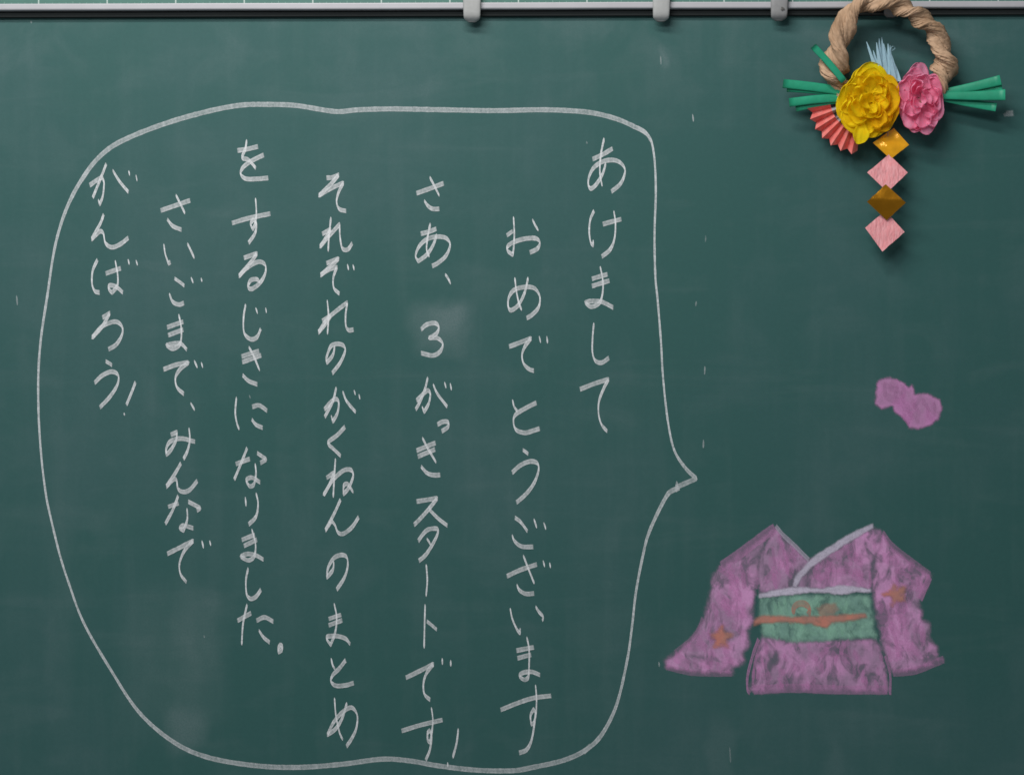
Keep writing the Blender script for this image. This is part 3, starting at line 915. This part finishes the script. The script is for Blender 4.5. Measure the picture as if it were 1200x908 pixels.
LAY = [(8, 37, 6, 34, .3, .2), (7, 34, 11, 27, .25, .25), (6, 27, 15, 24, .15, .3), (5, 20, 17, 21, .1, .3), (3, 13, 18, 17, 0, .3)]
flower("yellow_flower", 1017.5, 119, 1.0, 1.22, 26, M_YEL, "big round yellow tissue-paper flower", 21, LAY)
LAYP = [(8, 36, 6, 32, .3, .2), (7, 33, 11, 25, .25, .25), (5, 25, 15, 22, .12, .3), (4, 18, 17, 19, .05, .3), (3, 11, 18, 15, 0, .3)]
flower("pink_flower", 1078, 116.5, .80, 1.17, 24, M_PNK, "narrower pink tissue-paper flower right of the yellow one", 57, LAYP)
# the drooping outer petal under the yellow flower
yg = [c for c in wreath.children if c.name.startswith("yellow_flower")][0]
petal(1010, 128, 30, 1.62, 40, 12, 17, .3, 88.3, 1, 1, .1, "petal", M_YEL, yg, "long outer petal drooping at the lower left")


def straw(x0, y0, d0, x1, y1, d1, w, flat=.5, w0=None):
    """flattened straw, outer end at (x1, y1)"""
    A, B_ = np.array([x0, y0]), np.array([x1, y1])
    t = (B_ - A) / np.linalg.norm(B_ - A)
    nrm = np.array([-t[1], t[0]])
    sec, seg = 14, 10
    vs, fs = [], []
    for inner in (0, 1):
        for i in range(seg + 1):
            u = i / seg
            c = A + (B_ - A) * u
            bend = math.sin(u * math.pi) * .8
            ww = ((w0 or w) * (1 - u) + w * u) * (1.0 - .0 * u) - inner * 1.0
            slant = 0
            for k in range(sec):
                a = 2 * math.pi * k / sec
                o_ = ww / 2 * math.cos(a)
                dd = (ww * flat / 2) * math.sin(a)
                q = c + nrm * (o_ + bend)
                vs.append(W(q[0], q[1], d0 + (d1 - d0) * u + dd + .25 * noise.noise(Vector((u * 4, k, w)))))
    L_ = (seg + 1) * sec
    for i in range(seg):
        for k in range(sec):
            a, b = i * sec + k, i * sec + (k + 1) % sec
            fs.append((a, a + sec, b + sec, b))
            fs.append((L_ + a, L_ + b, L_ + b + sec, L_ + a + sec))
    rimf = []
    for e in (0, seg):
        for k in range(sec):
            a, b = e * sec + k, e * sec + (k + 1) % sec
            rimf.append((a, b, L_ + b, L_ + a))
    o = mesh_obj("green_straw", vs, fs + rimf, M_STRAW, wreath, smooth=False)
    o.data.materials.append(M_STRAWE)
    for pi in range(len(fs), len(fs) + len(rimf)): o.data.polygons[pi].material_index = 1
    for pi in range(len(fs)): o.data.polygons[pi].use_smooth = True
    return o


straw(989, 96, 38, 953.5, 55.5, 42, 8.0, .26).__setitem__('label', "lone green straw slanting up left across the wreath")
straw(990, 107.8, 24, 918.5, 98.5, 30, 10.5, .26)
straw(990, 109.8, 22, 923, 103.5, 26, 9.5, .26)
straw(990, 114.5, 23, 925.5, 120.5, 28, 10.0, .26)
straw(990, 116.3, 21, 933, 126.5, 23, 9.5, .26)
straw(1098, 110.0, 23, 1170, 94.5, 33, 12, .24, 8)
straw(1098, 111.0, 21, 1172, 102.5, 29, 11, .24, 8)
straw(1098, 112.0, 25, 1175.5, 111.5, 31, 13, .24, 8)
straw(1098, 113.5, 20, 1165.5, 126.0, 24, 10, .24, 8)

# pale blue tassel of cut paper
tas = group_obj("blue_tassel", wreath, W(1040, 92, 26), label="pale blue tassel of narrow cut paper above the flowers")
tips = [(1015, 50, 1026), (1017, 56, 1027), (1024, 60, 1028), (1027, 51, 1030), (1029, 46, 1031.5), (1031.8, 44.5, 1033), (1032.5, 49, 1035), (1035.5, 52, 1037), (1037.5, 57, 1039), (1040.5, 52.5, 1040), (1042, 54, 1042), (1041, 60, 1044), (1043, 64, 1046), (1045, 70, 1049)]
for q, (tx, ty, bx) in enumerate(tips):
    vs, fs = [], []
    seg = 8
    for i in range(seg + 1):
        u = i / seg
        x = bx + 4 + (tx - bx - 4) * u + 1.0 * math.sin(u * 3 + q) * u
        y = 96 + (ty - 96) * u
        w = 2.3 * (1 - u ** 2.2) + .35
        d = 24 + 1.2 * (q % 4) + 5 * u * math.sin(q * 2.3)
        for sgn in (-1, 1):
            vs.append(W(x + sgn * w, y, d + sgn * .5 * math.sin(q)))
        for sgn in (-1, 1):
            vs.append(W(x + sgn * w, y, d + sgn * .5 * math.sin(q) - .3))
    for i in range(seg):
        a = i * 4
        fs += [(a, a + 1, a + 5, a + 4), (a + 3, a + 2, a + 6, a + 7), (a, a + 4, a + 6, a + 2), (a + 1, a + 3, a + 7, a + 5)]
    fs.append((seg * 4, seg * 4 + 1, seg * 4 + 3, seg * 4 + 2))
    mesh_obj("paper_strip", vs, fs, M_BLUE, tas)
vs, fs = [], []
for i in range(25):
    u = i / 24
    a = u * 8.5
    r = 1.4 + 1.2 * u
    x, y = 1046 + r * math.cos(a) - 1.5 * (1 - u), 56 + r * math.sin(a) + 3 * (1 - u)
    for sgn in (-1, 1):
        vs.append(W(x, y, 27 + sgn * .9))
    for sgn in (-1, 1):
        vs.append(W(x + .35, y + .3, 27 + sgn * .9))
for i in range(24):
    a = i * 4
    fs += [(a, a + 1, a + 5, a + 4), (a + 3, a + 2, a + 6, a + 7), (a, a + 4, a + 6, a + 2), (a + 1, a + 3, a + 7, a + 5)]
mesh_obj("curled_thread", vs, fs, M_BLUE, tas)

# pleated coral fan
fan = group_obj("paper_fan", wreath, W(1008, 118, 20), label="small pleated coral-red paper fan at the lower left of the flowers")
pv = (1010, 117)
rnd = random.Random(4)
NP = 13
angs = [math.radians(171 - 76.0 * k / NP) for k in range(NP + 1)]
for k in range(NP):
    a0, a1 = angs[k], angs[k + 1]
    d0_, d1_ = (26, 15) if k % 2 == 0 else (15, 26)
    r0 = 61 + (3.5 if k % 2 == 0 else -1.5) - .02 * k
    r1 = 61 + (-1.5 if k % 2 == 0 else 3.5)
    for (nm, ra, rb, mt) in (("pleat", 37, None, M_CORAL), ("silver_band", 20, 37, M_SILV if k % 3 else M_BLACK_SHADE)):
        vs = []
        for th in (0, -.5):
            for (a, dd, rr) in ((a0, d0_, r0), (a1, d1_, r1)):
                ro = rr if rb is None else rb
                for r in (ra, ro):
                    f_ = r / 61.0
                    vs.append(W(pv[0] + r * math.cos(a), pv[1] + r * math.sin(a), 20 + (dd - 20) * f_ * .9 + th))
        fs = [(0, 1, 3, 2), (4, 6, 7, 5), (0, 4, 5, 1), (2, 3, 7, 6), (1, 5, 7, 3), (0, 2, 6, 4)]
        mesh_obj(nm, vs, fs, mt, fan)

# paper diamonds hanging in a row


def diamond(top, left, bot, right, d, mat, label, fold=0.0, wave=1.0, seed=0, lean=0.0):
    n = 16
    vs, fs = [], []
    T, L_, B_, R_ = [np.array(q, float) for q in (top, left, bot, right)]
    for th in (0, -.5):
        for j in range(n + 1):
            for i in range(n + 1):
                u, v_ = i / n, j / n
                p = T * (1 - u) * (1 - v_) + R_ * u * (1 - v_) + B_ * u * v_ + L_ * (1 - u) * v_
                s_ = (u + v_) / 2           # 0 at top corner, 1 at bottom corner
                dd = d + fold * (math.sqrt((s_ - .40) ** 2 + .0009) * -2 + .6) + wave * noise.noise(Vector((u * 2.2, v_ * 2.2, seed))) + lean * (s_ - .5) + th
                jx = .5 * noise.noise(Vector((u * 5, v_ * 5, seed + 3))) if (i in (0, n) or j in (0, n)) else 0
                vs.append(W(p[0] + jx, p[1] + jx, dd))
    m = (n + 1) ** 2
    for j in range(n):
        for i in range(n):
            a = j * (n + 1) + i
            fs.append((a, a + n + 1, a + n + 2, a + 1))
            fs.append((m + a, m + a + 1, m + a + n + 2, m + a + n + 1))
    bd = [i for i in range(n + 1)] + [j * (n + 1) + n for j in range(1, n + 1)] + [n * (n + 1) + i for i in range(n - 1, -1, -1)] + [j * (n + 1) for j in range(n - 1, 0, -1)]
    for q in range(len(bd)):
        a, b = bd[q], bd[(q + 1) % len(bd)]
        fs.append((a, b, m + b, m + a))
    return mesh_obj("paper_diamond", vs, fs, mat, wreath, smooth=False, label=label)


diamond((1047, 150), (1022.5, 167), (1043, 186), (1064.5, 169.5), 23, M_GOLD, "shiny gold foil diamond under the yellow flower", 2.0, 3.4, 1, 7)
diamond((1041, 180.5), (1016, 201.5), (1039.5, 224), (1063, 201.5), 26.5, M_ROSE, "upper pink crinkled paper diamond", 0, 1.6, 2, 3)
diamond((1037.5, 215), (1015.5, 235), (1038.5, 257), (1060.5, 236), 29.5, M_GOLD2, "dark gold folded foil diamond between the pink ones", 7.0, 1.2, 3, -1)
diamond((1037, 246), (1013.5, 265.5), (1033.5, 293), (1059.5, 270.5), 24, M_ROSE, "lowest pink crinkled paper diamond", 0, 1.6, 5, 3)
vs, fs = [], []
for i in range(2):
    for k in range(6):
        a = math.pi / 3 * k
        vs.append(W(1040 + .5 * math.cos(a), (125, 284)[i], 21.0 + .5 * math.sin(a)))
fs = [(k, (k + 1) % 6, 6 + (k + 1) % 6, 6 + k) for k in range(6)]
mesh_obj("hanging_thread", vs, fs, M_THREAD, wreath)

# the dull smudge to the right of the straws
v, f, d = rubbed([(1176, 134), (1180, 130), (1187, 129.5), (1188, 136.5), (1177, 137)], .34, 2, .3, .7, .4, 33)
mesh_obj("chalk_fleck", v, f, M_BUBBLE, board, dens=d, label="small dull chalk smudge right of the green straws")
